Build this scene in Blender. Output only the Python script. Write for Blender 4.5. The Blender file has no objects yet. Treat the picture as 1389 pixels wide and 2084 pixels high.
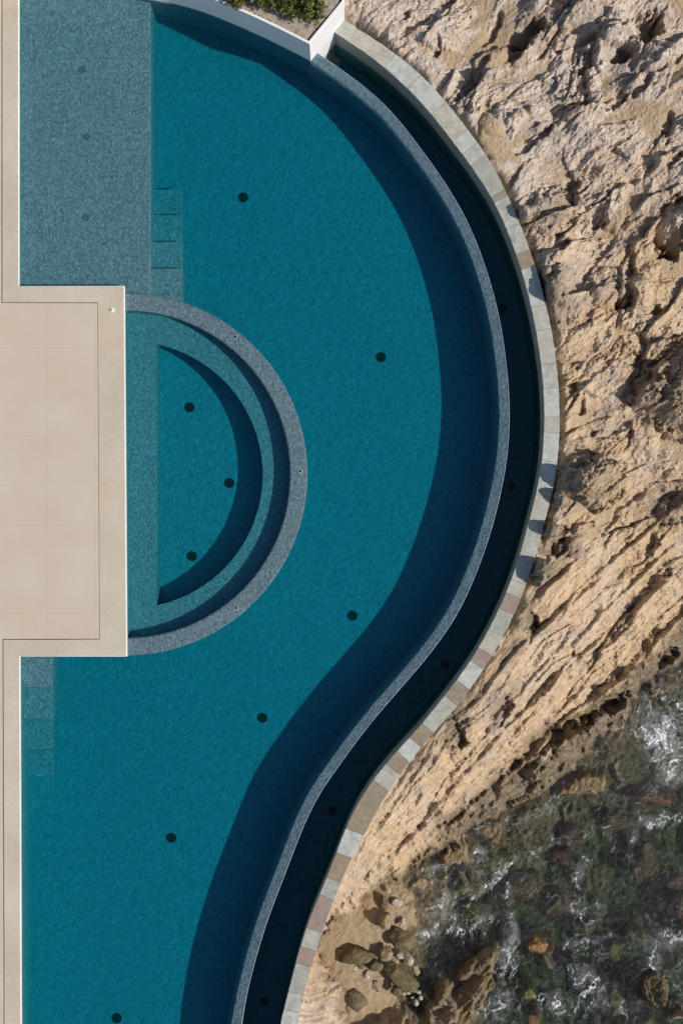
import bpy, bmesh, math, random
import numpy as np
from mathutils import Vector
C = bpy.context.scene.collection
random.seed(7)
# ------------------------------------------------------------------ camera, sky, sun
HC = 28.0
cd = bpy.data.cameras.new("camera"); cam = bpy.data.objects.new("camera", cd); C.objects.link(cam)
cam.location = (0, 0, HC); cam.rotation_euler = (0, 0, 0)
cd.sensor_fit = 'VERTICAL'; cd.angle = 2 * math.atan(10.42 / HC); cd.clip_end = 600; cd.clip_start = 0.5
bpy.context.scene.camera = cam
SX, SY, ELEV = 1.0, -0.30, math.radians(43.5)
hl = math.hypot(SX, SY)
tosun = Vector((SX / hl * math.cos(ELEV), SY / hl * math.cos(ELEV), math.sin(ELEV)))
sl = bpy.data.lights.new("sun", 'SUN'); sl.energy = 4.1; sl.angle = math.radians(0.9); sl.color = (1.0, 0.95, 0.88)
so = bpy.data.objects.new("sun", sl); C.objects.link(so); so.location = (20, -6, 30)
so.rotation_euler = (-tosun).to_track_quat('-Z', 'Y').to_euler()
W = bpy.data.worlds.new("World"); bpy.context.scene.world = W; W.use_nodes = True
wn = W.node_tree; sky = wn.nodes.new('ShaderNodeTexSky'); sky.sky_type = 'NISHITA'; sky.sun_disc = False
sky.ozone_density = 2.0; sky.sun_elevation = ELEV; sky.sun_rotation = math.atan2(SX, SY)
bg = wn.nodes['Background']; bg.inputs['Strength'].default_value = 0.10
wn.links.new(sky.outputs[0], bg.inputs[0])
vs = bpy.context.scene.view_settings
vs.view_transform = 'Standard'; vs.look = 'None'; vs.exposure = 0.0; vs.gamma = 1; vs.use_curve_mapping = False

def P(u, v, z=0.0):
    k = (HC - z) / HC
    return ((u - 694.5) / 100 * k, (1042 - v) / 100 * k, z)

# ------------------------------------------------------------------ numpy noise
def _h(ix, iy, seed):
    ix = np.asarray(ix).astype(np.int64).astype(np.uint32); iy = np.asarray(iy).astype(np.int64).astype(np.uint32)
    h = ix * np.uint32(374761393) + iy * np.uint32(668265263) + np.uint32((seed * 2246822519) & 0xffffffff)
    h = (h ^ (h >> np.uint32(13))) * np.uint32(1274126177)
    h = (h ^ (h >> np.uint32(15))) * np.uint32(2246822519)
    return h ^ (h >> np.uint32(16))
def hf(ix, iy, seed): return _h(ix, iy, seed).astype(np.float64) / 4294967295.0
def pn(x, y, seed=0):
    x = np.asarray(x, float); y = np.asarray(y, float)
    x0 = np.floor(x); y0 = np.floor(y); fx = x - x0; fy = y - y0
    def g(dx, dy):
        a = hf(x0 + dx, y0 + dy, seed) * (2 * math.pi)
        return np.cos(a) * (fx - dx) + np.sin(a) * (fy - dy)
    sx = fx ** 3 * (fx * (fx * 6 - 15) + 10); sy = fy ** 3 * (fy * (fy * 6 - 15) + 10)
    a = g(0, 0); b = g(1, 0); c = g(0, 1); d = g(1, 1)
    return 1.45 * (a + (b - a) * sx + (c + (d - c) * sx - a - (b - a) * sx) * sy)
def fbm(x, y, o=4, seed=0, gain=.5):
    r = 0; a = 1
    for i in range(o): r = r + a * pn(x, y, seed + 13 * i); x = x * 2.03 + 5.3; y = y * 2.03 - 3.7; a *= gain
    return r
def ridged(x, y, o=4, seed=0, gain=.5):
    r = 0; a = 1
    for i in range(o): r = r + a * (1 - 2 * np.abs(pn(x, y, seed + 13 * i))); x = x * 2.03 + 5.3; y = y * 2.03 - 3.7; a *= gain
    return r
def facets(x, y, seed, tilt=.5, off=.5):
    """tilted angular blocks: nearest-cell plane, plus distance to the crack"""
    x0 = np.floor(x); y0 = np.floor(y)
    f1 = np.full(x.shape, 9.); f2 = np.full(x.shape, 9.); hv = np.zeros(x.shape)
    for i in (-1, 0, 1):
        for j in (-1, 0, 1):
            cx = x0 + i; cy = y0 + j
            dx = x - cx - hf(cx, cy, seed); dy = y - cy - hf(cx, cy, seed + 1)
            d = dx * dx + dy * dy
            gx = hf(cx, cy, seed + 2) - .5; gy = hf(cx, cy, seed + 3) - .5
            h = off * (hf(cx, cy, seed + 4) - .5) + tilt * 2 * (gx * dx + gy * dy)
            n = d < f1
            f2 = np.where(n, f1, np.minimum(f2, d)); f1 = np.where(n, d, f1); hv = np.where(n, h, hv)
    return hv, np.sqrt(f2) - np.sqrt(f1)
def ss(a, b, x):
    t = np.clip((x - a) / (b - a), 0, 1); return t * t * (3 - 2 * t)
def segdist(x, y, pts):
    d = np.full(x.shape, 1e9)
    for (x1, y1), (x2, y2) in zip(pts, pts[1:]):
        vx = x2 - x1; vy = y2 - y1
        t = np.clip(((x - x1) * vx + (y - y1) * vy) / (vx * vx + vy * vy), 0, 1)
        d = np.minimum(d, np.hypot(x - x1 - t * vx, y - y1 - t * vy))
    return d
def inside(x, y, poly):
    r = np.zeros(x.shape, bool); n = len(poly)
    for i in range(n):
        x1, y1 = poly[i]; x2, y2 = poly[(i + 1) % n]
        if y1 == y2: continue
        c = ((y1 > y) != (y2 > y)) & (x < (x2 - x1) * (y - y1) / (y2 - y1) + x1)
        r ^= c
    return r

# ------------------------------------------------------------------ helpers
def tag(o, label=None, cat=None, group=None, kind=None):
    if label: o['label'] = label
    if cat: o['category'] = cat
    if group: o['group'] = group
    if kind: o['kind'] = kind
    return o
def empty(name, loc, label, cat, group=None):
    o = bpy.data.objects.new(name, None); C.objects.link(o); o.location = loc; o.empty_display_size = .2
    return tag(o, label, cat, group)
def link(name, me, mat, parent=None, loc=None):
    if mat: me.materials.append(mat)
    o = bpy.data.objects.new(name, me); C.objects.link(o)
    if parent:
        o.parent = parent
        if loc is None: o.location = -parent.location     # mesh data is in world coordinates
        else: o.location = loc
    elif loc: o.location = loc
    return o
def mesh(name, verts, faces, smooth=False):
    me = bpy.data.meshes.new(name); me.from_pydata(verts, [], faces); me.update()
    if smooth: me.polygons.foreach_set('use_smooth', [True] * len(me.polygons))
    return me
def bm_mesh(name, bm, smooth=False):
    bmesh.ops.recalc_face_normals(bm, faces=bm.faces)
    me = bpy.data.meshes.new(name); bm.to_mesh(me); bm.free()
    if smooth: me.polygons.foreach_set('use_smooth', [True] * len(me.polygons))
    return me
def add_prism(bm, pts, z0, z1, bev=0):
    """pts: world xy outline"""
    top = [bm.verts.new((x, y, z1)) for x, y in pts]; bot = [bm.verts.new((x, y, z0)) for x, y in pts]
    n = len(pts); f = bm.faces.new(top); bm.faces.new(bot[::-1])
    for i in range(n): bm.faces.new((bot[i], bot[(i + 1) % n], top[(i + 1) % n], top[i]))
    if bev:
        es = [e for e in bm.edges if e.verts[0] in top and e.verts[1] in top]
        bmesh.ops.bevel(bm, geom=es, offset=bev, segments=2, affect='EDGES', profile=.5)
def prism(name, pts, z0, z1, bev=0):
    bm = bmesh.new(); add_prism(bm, pts, z0, z1, bev); return bm_mesh(name, bm)
def W2(pts, z=0.0): return [P(u, v, z)[:2] for u, v in pts]
def smooth_line(pts, n=8):
    """Catmull-Rom"""
    p = [np.array(q, float) for q in pts]; p = [2 * p[0] - p[1]] + p + [2 * p[-1] - p[-2]]; out = []
    for i in range(1, len(p) - 2):
        a, b, c, d = p[i - 1:i + 3]
        for k in range(n):
            t = k / n
            out.append(.5 * ((2 * b) + (c - a) * t + (2 * a - 5 * b + 4 * c - d) * t * t + (3 * b - a - 3 * c + d) * t ** 3))
    out.append(p[-2]); return out
def resample(pts, n):
    p = np.array(pts); d = np.r_[0, np.cumsum(np.hypot(*np.diff(p, axis=0).T))]
    s = np.linspace(0, d[-1], n)
    return np.c_[np.interp(s, d, p[:, 0]), np.interp(s, d, p[:, 1])]
def even(pts, n, passes=46):
    p = resample(smooth_line(pts), n)
    for _ in range(passes):
        q = p.copy(); q[1:-1] = (p[:-2] + 2 * p[1:-1] + p[2:]) / 4; p = q
    return p
def offset(p, d):
    t = np.gradient(p, axis=0); t /= np.hypot(t[:, 0], t[:, 1])[:, None]
    return p + d * np.c_[-t[:, 1], t[:, 0]]
def sweep(name, rows, closed_caps=True, smooth=False):
    """rows: list of (N,3) arrays, cross-section points in order (closed profile)"""
    m = len(rows); n = len(rows[0]); verts = [tuple(r[i]) for i in range(n) for r in rows]; faces = []
    for i in range(n - 1):
        for j in range(m):
            a = i * m + j; b = i * m + (j + 1) % m
            faces.append((a, b, b + m, a + m))
    if closed_caps: faces += [tuple(range(m))[::-1], tuple((n - 1) * m + j for j in range(m))]
    bm = bmesh.new(); bm.from_mesh(mesh(name, verts, faces)); return bm_mesh(name, bm, smooth)
def R3(p, z): return np.c_[p, np.full(len(p), z)]

# ------------------------------------------------------------------ materials
class M:
    def __init__(s, name, rough=.8, spec=.3):
        s.m = bpy.data.materials.new(name); s.m.use_nodes = True; s.t = s.m.node_tree; s.n = s.t.nodes; s.l = s.t.links
        s.b = s.n['Principled BSDF']; s.b.inputs['Roughness'].default_value = rough
        s.b.inputs['Specular IOR Level'].default_value = spec
        s.co = s.n.new('ShaderNodeTexCoord').outputs['Object']
    def node(s, k, **kw):
        n = s.n.new(k)
        for a, v in kw.items(): setattr(n, a, v)
        return n
    def mapv(s, scale=(1, 1, 1), rot=0):
        n = s.node('ShaderNodeMapping', vector_type='TEXTURE'); n.inputs['Scale'].default_value = tuple(1 / q for q in scale); n.inputs['Rotation'].default_value = (0, 0, rot)
        s.l.new(s.co, n.inputs[0]); return n.outputs[0]
    def noise(s, sc, det=4, rough=.55, vec=None, dist=0):
        n = s.node('ShaderNodeTexNoise'); n.inputs['Scale'].default_value = sc; n.inputs['Detail'].default_value = det
        n.inputs['Roughness'].default_value = rough; n.inputs['Distortion'].default_value = dist
        s.l.new(vec or s.co, n.inputs['Vector']); return n.outputs['Fac']
    def vor(s, sc, feat='F1', vec=None, out='Distance'):
        n = s.node('ShaderNodeTexVoronoi', feature=feat); n.inputs['Scale'].default_value = sc
        s.l.new(vec or s.co, n.inputs['Vector']); return n.outputs[out]
    def ramp(s, f, stops):
        n = s.node('ShaderNodeValToRGB'); r = n.color_ramp
        while len(r.elements) < len(stops): r.elements.new(.5)
        for e, (p, c) in zip(r.elements, stops):
            e.position = p; e.color = (c if isinstance(c, tuple) else (c, c, c)) + (1,)
        s.l.new(f, n.inputs[0]); return n.outputs[0]
    def mix(s, f, a, b, mode='MIX'):
        n = s.node('ShaderNodeMix', data_type='RGBA', blend_type=mode)
        for sock, v in ((n.inputs[0], f), (n.inputs[6], a), (n.inputs[7], b)):
            if isinstance(v, (int, float)): sock.default_value = v
            elif isinstance(v, tuple): sock.default_value = v + (1,)
            else: s.l.new(v, sock)
        return n.outputs[2]
    def math(s, op, a, b=0, c=None):
        n = s.node('ShaderNodeMath', operation=op)
        for i, v in enumerate((a, b) if c is None else (a, b, c)):
            if isinstance(v, (int, float)): n.inputs[i].default_value = v
            else: s.l.new(v, n.inputs[i])
        return n.outputs[0]
    def bump(s, h, st=.5, dist=.02, nrm=None):
        n = s.node('ShaderNodeBump'); n.inputs['Strength'].default_value = st; n.inputs['Distance'].default_value = dist
        s.l.new(h, n.inputs['Height'])
        if nrm: s.l.new(nrm, n.inputs['Normal'])
        s.l.new(n.outputs[0], s.b.inputs['Normal']); return n.outputs[0]
    def col(s, c):
        if isinstance(c, tuple): s.b.inputs['Base Color'].default_value = c + (1,)
        else: s.l.new(c, s.b.inputs['Base Color'])
        return s

def aggregate(name, base, k=1.0):
    a = M(name, .6, .25)
    n1 = a.noise(19, 3, .85); n2 = a.noise(1.2, 3); n3 = a.vor(19, out='Color')
    c = a.ramp(n1, [(.36, tuple(x * .30 for x in base)), (.5, base), (.64, tuple(min(1, x * 2.0) for x in base))])
    sep = a.node('ShaderNodeSeparateColor'); a.l.new(n3, sep.inputs[0])
    if k < 1: c = a.mix(.4, c, base)
    c = a.mix(.45 * k, c, a.ramp(sep.outputs[0], [(.0, tuple(x * .55 for x in base)), (.5, base), (1, tuple(x * 1.5 for x in base))]))
    c = a.mix(.25, c, a.ramp(n2, [(.3, tuple(x * .85 for x in base)), (.7, tuple(x * 1.12 for x in base))]))
    if k < 1: c = a.mix(.55, c, a.ramp(a.noise(7, 3, .6, a.mapv((1, 1.7, 1), .9), 1.2), [(.36, tuple(x * .78 for x in base)), (.5, base), (.62, tuple(x * 1.28 for x in base))]))  # elongated mottle paints the water's ripple light into the floor colour
    a.col(c); return a.m
m_agg = aggregate("pebble_finish", (.225, .275, .31))
m_wall_agg = aggregate("wet_wall_finish", (.21, .285, .33))
m_floor = aggregate("pool_floor_ripple_finish", (.14, .30, .335), .7)

def water(name, sig, rough=.04, bs=16, bstr=.25, bdist=.02, scat=None):
    w = M(name); w.n.remove(w.b)
    out = w.n['Material Output']
    tr = w.node('ShaderNodeBsdfTransparent'); gl = w.node('ShaderNodeBsdfGlossy'); gl.inputs['Roughness'].default_value = rough
    fr = w.node('ShaderNodeFresnel'); fr.inputs['IOR'].default_value = 1.33
    bp = w.node('ShaderNodeBump'); bp.inputs['Strength'].default_value = bstr; bp.inputs['Distance'].default_value = bdist
    w.l.new(w.math('ADD', w.noise(bs, 3, .6, dist=.6), w.math('MULTIPLY', w.noise(bs * .3, 2), .5)), bp.inputs['Height'])
    w.l.new(bp.outputs[0], gl.inputs['Normal']); w.l.new(bp.outputs[0], fr.inputs['Normal'])
    mx = w.node('ShaderNodeMixShader'); w.l.new(fr.outputs[0], mx.inputs[0]); w.l.new(tr.outputs[0], mx.inputs[1]); w.l.new(gl.outputs[0], mx.inputs[2])
    w.l.new(mx.outputs[0], out.inputs['Surface'])
    ab = w.node('ShaderNodeVolumeAbsorption'); d = max(sig); ab.inputs['Density'].default_value = d
    ab.inputs['Color'].default_value = tuple(1 - s / d for s in sig) + (1,)
    w.l.new(ab.outputs[0], out.inputs['Volume'])
    w.mx = mx; w.bp = bp; return w
m_pool = water("pool_water", (1.6, .175, .10), bs=30, bstr=.35).m
m_chan = water("channel_water", (2.2, .70, .60), .03, 8, .12).m

def stone(name, lo, hi, sc=1.4, stain=None, rough=.75, bst=.25):
    a = M(name, rough, .25)
    c = a.ramp(a.noise(sc, 5, .6), [(.3, lo), (.7, hi)])
    c = a.mix(a.ramp(a.noise(sc * 14, 3, .7), [(.35, .0), (.7, .22)]), c, tuple(x * .72 for x in lo))
    if stain: c = a.mix(a.ramp(a.noise(sc * .6, 4), [(.56, .0), (.72, .6)]), c, stain)
    if bst == .6:
        c = a.mix(a.ramp(a.noise(3.1, 7, .75), [(.50, .0), (.66, .55)]), c, (.27, .25, .20))
        c = a.mix(a.ramp(a.noise(9, 6, .75), [(.38, .45), (.46, .0)]), c, tuple(x * .6 for x in lo))
    a.col(c); a.bump(a.noise(sc * (8 if bst == .6 else 30), 5, .75), bst, .03 if bst == .6 else .01); return a
m_coping = stone("coping_stone", (.47, .395, .295), (.56, .50, .385), .8, (.56, .41, .29)).m
m_white = stone("white_plaster", (.74, .73, .70), (.82, .81, .79), .8, (.66, .66, .63), bst=.1).m
m_blue_tile = stone("waterline_render", (.60, .62, .60), (.68, .69, .66), 2).m
m_joint = M("dark_joint", .9).col((.05, .04, .035)).m
m_soil = stone("planter_gravel", (.30, .245, .185), (.52, .43, .34), 14, None, .95, .8).m
m_metal = M("dull_metal", .35, .5).col((.55, .55, .52)).m
m_drain = stone("dark_drain_plastic", (.012, .03, .035), (.025, .05, .05), 12).m
m_drain_pale = stone("grey_drain_plastic", (.15, .20, .215), (.19, .235, .25), 12).m
m_dark = M("black_hole", .9).col((.01, .01, .01)).m
m_wallbody = stone("retaining_render", (.30, .31, .27), (.42, .42, .37), 2.2, (.22, .23, .17)).m
m_cap_grey = [stone("grey_cap_stone", (.35, .345, .285), (.53, .52, .45), 5.5, (.42, .41, .33), bst=.6).m,
              stone("greenish_cap_stone", (.29, .30, .24), (.46, .46, .385), 5, (.36, .34, .26), bst=.6).m, stone("warm_cap_stone", (.38, .35, .28), (.55, .51, .42), 5, None, bst=.6).m,
              stone("pale_cap_stone", (.41, .415, .37), (.60, .60, .54), 6.5, None, bst=.6).m]
m_cap_tan = [stone("tan_cap_stone", (.24, .185, .12), (.36, .29, .20), 6, None, bst=.6).m,
             stone("pinkish_cap_stone", (.29, .205, .165), (.38, .29, .235), 7, None, bst=.6).m]
# paving with fine joints
pv = M("terrace_paving", .8, .2)
sx = pv.node('ShaderNodeSeparateXYZ'); pv.l.new(pv.co, sx.inputs[0])
def lines(sock, period, ph, w):
    f = pv.math('FRACT', pv.math('ADD', pv.math('DIVIDE', sock, period), ph))
    d = pv.math('MULTIPLY', pv.math('MINIMUM', f, pv.math('SUBTRACT', 1, f)), period)
    return pv.math('LESS_THAN', d, w)
jn = pv.math('MAXIMUM', lines(sx.outputs[0], .985, (694.5 - 97) / 98.5 % 1, .0035), lines(sx.outputs[1], .895, (710 - 1042) / 89.5 % 1, .0035))
c = pv.ramp(pv.noise(.9, 5, .6), [(.28, (.51, .415, .315)), (.72, (.565, .48, .38))])
c = pv.mix(pv.ramp(pv.noise(55, 3, .7), [(.4, .0), (.75, .25)]), c, (.40, .31, .24))
c = pv.mix(pv.math('MULTIPLY', jn, .35), c, (.30, .24, .19))
pv.col(c); pv.bump(pv.noise(70, 3), .15, .01); m_paving = pv.m

# ------------------------------------------------------------------ outlines (photo coordinates, turned to metres with P)
INF = [(645, 107), (690, 138), (740, 174), (791, 219), (841, 282), (891, 350), (912, 382), (934, 417), (963, 475), (983, 530), (997, 572), (1011, 622), (1021, 674), (1030, 740), (1037, 822), (1036, 882), (1030, 948), (1010, 1040), (992, 1105), (967, 1171), (942, 1231), (911, 1282), (866, 1342), (791, 1428), (740, 1488), (689, 1560), (650, 1612), (615, 1686), (585, 1767), (544, 1872), (517, 1963), (504, 2014), (491, 2084), (478, 2200), (474, 2400), (480, 2650)]
CAPI = [(655, 50), (681, 66), (740, 104), (791, 143), (841, 191), (866, 216), (916, 282), (955, 332), (990, 385), (1004, 406), (1028, 456), (1048, 513), (1063, 556), (1079, 616), (1089, 665), (1101, 738), (1105, 775), (1108, 830), (1106, 900), (1102, 958), (1088, 1015), (1073, 1073), (1054, 1140), (1029, 1211), (1000, 1270), (964, 1337), (911, 1407), (851, 1483), (780, 1558), (720, 1645), (695, 1706), (670, 1777), (640, 1842), (610, 1928), (585, 2029), (570, 2084), (550, 2200), (543, 2400), (548, 2650)]
CAPO = [(675, 22), (698, 41), (740, 66), (816, 116), (866, 161), (916, 216), (957, 272), (1002, 332), (1032, 396), (1055, 450), (1076, 503), (1091, 546), (1108, 612), (1121, 664), (1131, 728), (1137, 795), (1139, 850), (1138, 900), (1132, 958), (1121, 1015), (1105, 1069), (1092, 1126), (1069, 1192), (1052, 1238), (1015, 1312), (957, 1402), (911, 1460), (866, 1508), (824, 1560), (786, 1615), (745, 1691), (715, 1746), (690, 1797), (675, 1842), (650, 1913), (628, 1983), (610, 2049), (603, 2084), (585, 2200), (577, 2400), (580, 2650)]
PLB = [(-60, -24), (37, -26), (150, -22), (250, -12), (310, 0), (348, 6), (418, 26), (503, 61), (567, 91), (632, 124)]
COPO = [(37, -200), (37, 583), (252, 583), (257, 1335), (39, 1335), (44, 2650)]
COPI = [(5, -200), (5, 615), (200, 615), (204, 1302), (7, 1302), (11, 2650)]
N = 320
toW = lambda p, z=0.0: np.array(W2(p, z))
inf_o = toW(even(INF, N)); cap_i = toW(even(CAPI, N)); cap_o = toW(even(CAPO, N)); plb = toW(even(PLB, 80, 6))
FLOOR = -1.15
# ------------------------------------------------------------------ the pool
pool = empty("swimming_pool", (-2, 0, -1.4), "curving teal infinity pool with a half round spa bay beside the beige terrace", "pool")
inf_in = offset(inf_o, .27) if offset(inf_o, .27)[N // 3, 0] < inf_o[N // 3, 0] else offset(inf_o, -.27)
sgn = .27 if offset(inf_o, .27)[N // 3, 0] < inf_o[N // 3, 0] else -.27
k = sgn / .27
prof = [(0, -1.7), (0, -.005), (.010, .000), (.03, -.012), (.20, -.06), (.235, -.10), (.265, -.19), (.285, -.33), (.295, -.5), (.30, -1.7)]
link("infinity_wall", sweep("infinity_wall", [R3(offset(inf_o, k * d), z) for d, z in prof]), m_wall_agg, pool)
# basin floor: one slab under everything
zf = FLOOR
inner = offset(inf_o, k * .285)
fl = [tuple(q) for q in inner] + [(-9, inner[-1][1]), (-9, 12.6)] + [tuple(q) for q in plb[8:]]
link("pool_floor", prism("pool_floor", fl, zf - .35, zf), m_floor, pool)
# tanning shelf and steps
e = .012
link("tanning_shelf", prism("tanning_shelf", W2([(-100, -120), (306, -120), (306.5, 618), (-100, 618)], -.17), zf - .1, -.17, .02), m_agg, pool)
for i, (v0, v1, z) in enumerate([(546, 626, -.24), (492, 546.5, -.42), (437, 492.5, -.60), (385, 437.5, -.78)]):
    link("step", prism("step", W2([(300, v0), (371, v0), (371, v1), (300, v1)], z), zf - .05, z, .012), m_agg, pool)
for i, (v0, v1, z) in enumerate([(1300, 1398, -.20), (1397.5, 1462, -.38), (1461.5, 1525, -.58), (1524.5, 1580, -.76)]):
    link("step", prism("step", W2([(20, v0), (106 + i, v0), (106 + i, v1), (20, v1)], z), zf - .05, z, .012), m_agg, pool)
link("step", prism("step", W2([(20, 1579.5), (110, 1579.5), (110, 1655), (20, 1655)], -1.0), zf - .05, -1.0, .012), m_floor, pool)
# half round spa: ring wall, seat, sunken floor
cx, cy = 256, 965
def arc(r, a0=-91, a1=91, n=72, kx=1.0):
    return [(cx + kx * r * math.cos(math.radians(a)), cy + r * math.sin(math.radians(a))) for a in np.linspace(a0, a1, n)]
rg = np.array(W2(arc(369), -.06))
ctr = np.array(P(cx, cy, 0)[:2])
def rs(rad): return ctr + (rg - ctr) * (rad / 3.69)
link("spa_wall", sweep("spa_wall", [np.c_[rs(r), np.full(len(rg), z)] for r, z in
     [(3.69, zf - .1), (3.69, -.075), (3.665, -.058), (3.36, -.058), (3.335, -.075), (3.335, zf - .1)]]), m_agg, pool)
bm = bmesh.new()
seat_z = -.42; sr = 2.76
outer = [tuple(q) for q in rs(3.34)]
xin = P(319, 0, seat_z)[0]
a_in = [(ctr[0] + sr * math.cos(a), ctr[1] + sr * math.sin(a)) for a in np.linspace(math.acos((xin - ctr[0]) / sr), -math.acos((xin - ctr[0]) / sr), 60)]
xl = P(225, 0, 0)[0]
# seat as strip faces between outer path and inner hole
o_path = [(xl, outer[0][1])] + outer + [(xl, outer[-1][1])]
o_r = resample(o_path, 160); i_r = resample(a_in, 160)
tv = [bm.verts.new((x, y, seat_z)) for x, y in o_r]; iv = [bm.verts.new((x, y, seat_z)) for x, y in i_r]; ib = [bm.verts.new((x, y, zf)) for x, y in i_r]
for i in range(159):
    bm.faces.new((tv[i], tv[i + 1], iv[i + 1], iv[i])); bm.faces.new((iv[i], iv[i + 1], ib[i + 1], ib[i]))
bm.faces.new((tv[0], iv[0], iv[-1], tv[-1])); bm.faces.new((iv[0], ib[0], ib[-1], iv[-1]))
link("spa_seat", bm_mesh("spa_seat", bm), m_agg, pool)
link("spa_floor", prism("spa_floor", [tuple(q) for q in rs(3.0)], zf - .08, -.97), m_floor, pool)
# coping: raised stone kerb with a lit pale edge
CZ = .08
co = W2(COPO, CZ); ci = W2(COPI, CZ)
link("coping", prism("coping", co + ci[::-1], -.02, CZ, .006), m_coping, pool)
bm = bmesh.new()
band = toW(COPO, CZ)
def inset(pts, d):
    out = []
    for i in range(len(pts)):
        ns = []
        for j in (i - 1, i):
            if 0 <= j < len(pts) - 1:
                t = np.array(pts[j + 1]) - np.array(pts[j]); t /= np.hypot(*t); ns.append(np.array([-t[1], t[0]]))
        if len(ns) == 2: q = (ns[0] + ns[1]) / (1 + ns[0] @ ns[1])
        else: q = ns[0]
        out.append(tuple(np.array(pts[i]) + d * q))
    return out
lip = inset(co, .012) ; lip2 = inset(co, -.05)
add_prism(bm, lip + lip2[::-1], -.035, CZ - .012)
link("coping_edge", bm_mesh("coping_edge", bm), m_white, pool)
pb = inset(co, -.002)
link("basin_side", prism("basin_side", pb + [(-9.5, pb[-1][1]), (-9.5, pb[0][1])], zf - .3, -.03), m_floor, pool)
# drain covers and jets
def drain(u, v, z, r, mat, parent, cup=False):
    x, y, _ = P(u, v, z); bm = bmesh.new(); s = 40
    ring = []
    for (rr, zz) in [(r, 0), (r, .012), (r * .93, .02), (r * .86, .02), (r * .84, .010)]:
        ring.append([bm.verts.new((x + rr * math.cos(2 * math.pi * i / s), y + rr * math.sin(2 * math.pi * i / s), z + zz)) for i in range(s)])
    for a, b in zip(ring, ring[1:]):
        for i in range(s): bm.faces.new((a[i], a[(i + 1) % s], b[(i + 1) % s], b[i]))
    bm.faces.new(ring[-1])
    for kk in range(12):
        a = 2 * math.pi * kk / 12; ca, sa = math.cos(a), math.sin(a); w = r * .035
        q = [(r * .25, -w), (r * .82, -w), (r * .82, w), (r * .25, w)]
        add_prism(bm, [(x + p * ca - t * sa, y + p * sa + t * ca) for p, t in q], z + .0105, z + .018)
    add_prism(bm, [(x + r * .2 * math.cos(a), y + r * .2 * math.sin(a)) for a in np.linspace(0, 2 * math.pi, 17)[:-1]], z + .0105, z + .021)
    return link("drain_cover", bm_mesh("drain_cover", bm), mat, parent)
for (u, v) in [(495, 402), (775, 727), (717, 1253), (534, 1461), (349, 1705), (238, 2072)]: drain(u, v, zf, .105, m_drain, pool)
for (u, v) in [(386, 829), (467, 983), (391, 1132)]: drain(u, v, -.97, .105, m_drain, pool)
for (u, v) in [(169, 142), (177, 279), (176, 443)]: drain(u, v, -.17, .07, m_drain_pale, pool)
def jet(u, v, z, r=.048):
    x, y, _ = P(u, v, z); bm = bmesh.new(); s = 24; ring = []
    for (rr, zz) in [(r, 0), (r, .01), (r * .9, .016), (r * .62, .016), (r * .58, .002)]:
        ring.append([bm.verts.new((x + rr * math.cos(2 * math.pi * i / s), y + rr * math.sin(2 * math.pi * i / s), z + zz)) for i in range(s)])
    for a, b in zip(ring, ring[1:]):
        for i in range(s): bm.faces.new((a[i], a[(i + 1) % s], b[(i + 1) % s], b[i]))
    j = link("jet_fitting", bm_mesh("jet_fitting", bm), m_metal, pool)
    h = prism("jet_hole", [(x + r * .6 * math.cos(2 * math.pi * i / s), y + r * .6 * math.sin(2 * math.pi * i / s)) for i in range(s)], z - .01, z + .004)
    o = link("jet_hole", h, m_dark, j, (0, 0, 0))
for (u, v) in [(478.5, 685), (610, 959), (480, 1237)]: jet(u, v, -.058)
jet(275, 609.5, -.058, .02)
# pool water volume
po = offset(inf_o, k * .012)
wout = [tuple(q) for q in po] + [(-9, po[-1][1]), (-9, 12.4)] + [tuple(np.array(q) + (0, .05)) for q in plb[8:]]
wo = prism("pool_water", wout, zf - .2, 0.0)
tag(link("pool_water", wo, m_pool), kind='structure')
# ------------------------------------------------------------------ terrace paving
t_in = inset(ci, -.018)
tag(link("terrace_paving", prism("terrace_paving", t_in + [(-18, t_in[-1][1]), (-18, t_in[0][1])], -.3, CZ - .002, .004), m_paving), kind='structure')
tag(link("joint_bed", prism("joint_bed", inset(ci, .03) + [(-18.1, t_in[-1][1]), (-18.1, t_in[0][1])], -.4, .02), m_joint), kind='structure')
bpy.data.objects["joint_bed"].name = "ground_under_paving"
# small spout on the coping
sp = empty("deck_light", P(228, 631, CZ), "tiny round white fitting on the coping near its upper corner", "deck light")
bm = bmesh.new(); bmesh.ops.create_cone(bm, cap_ends=True, segments=20, radius1=.05, radius2=.042, depth=.02); link("flange", bm_mesh("flange", bm), m_white, sp, (0, 0, .01))
bm = bmesh.new(); bmesh.ops.create_uvsphere(bm, u_segments=16, v_segments=10, radius=.028); link("lens", bm_mesh("lens", bm, True), m_metal, sp, (.008, -.006, .024))
# ------------------------------------------------------------------ overflow channel
CHW, CHF = -.72, -1.55
chan = empty("overflow_channel", (4, 0, CHF), "narrow dark overflow channel of still water between the pool edge and the stone capped wall", "channel")
chf = [tuple(q) for q in offset(inf_o, k * .1)] + [tuple(q) for q in cap_o[::-1]]
bm = bmesh.new()
a = offset(inf_o, k * .1); b = cap_o
for i in range(N - 1):
    add = [bm.verts.new((a[i][0], a[i][1], CHF)), bm.verts.new((a[i + 1][0], a[i + 1][1], CHF)), bm.verts.new((b[i + 1][0], b[i + 1][1], CHF)), bm.verts.new((b[i][0], b[i][1], CHF))]
    bm.faces.new(add)
bmesh.ops.remove_doubles(bm, verts=bm.verts, dist=.0005)
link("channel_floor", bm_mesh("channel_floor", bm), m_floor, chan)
for (u, v) in [(1022, 628), (1040, 990), (905, 1352), (676, 1650), (537, 2038)]: drain(u, v, CHF, .10, m_drain, chan)
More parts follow.
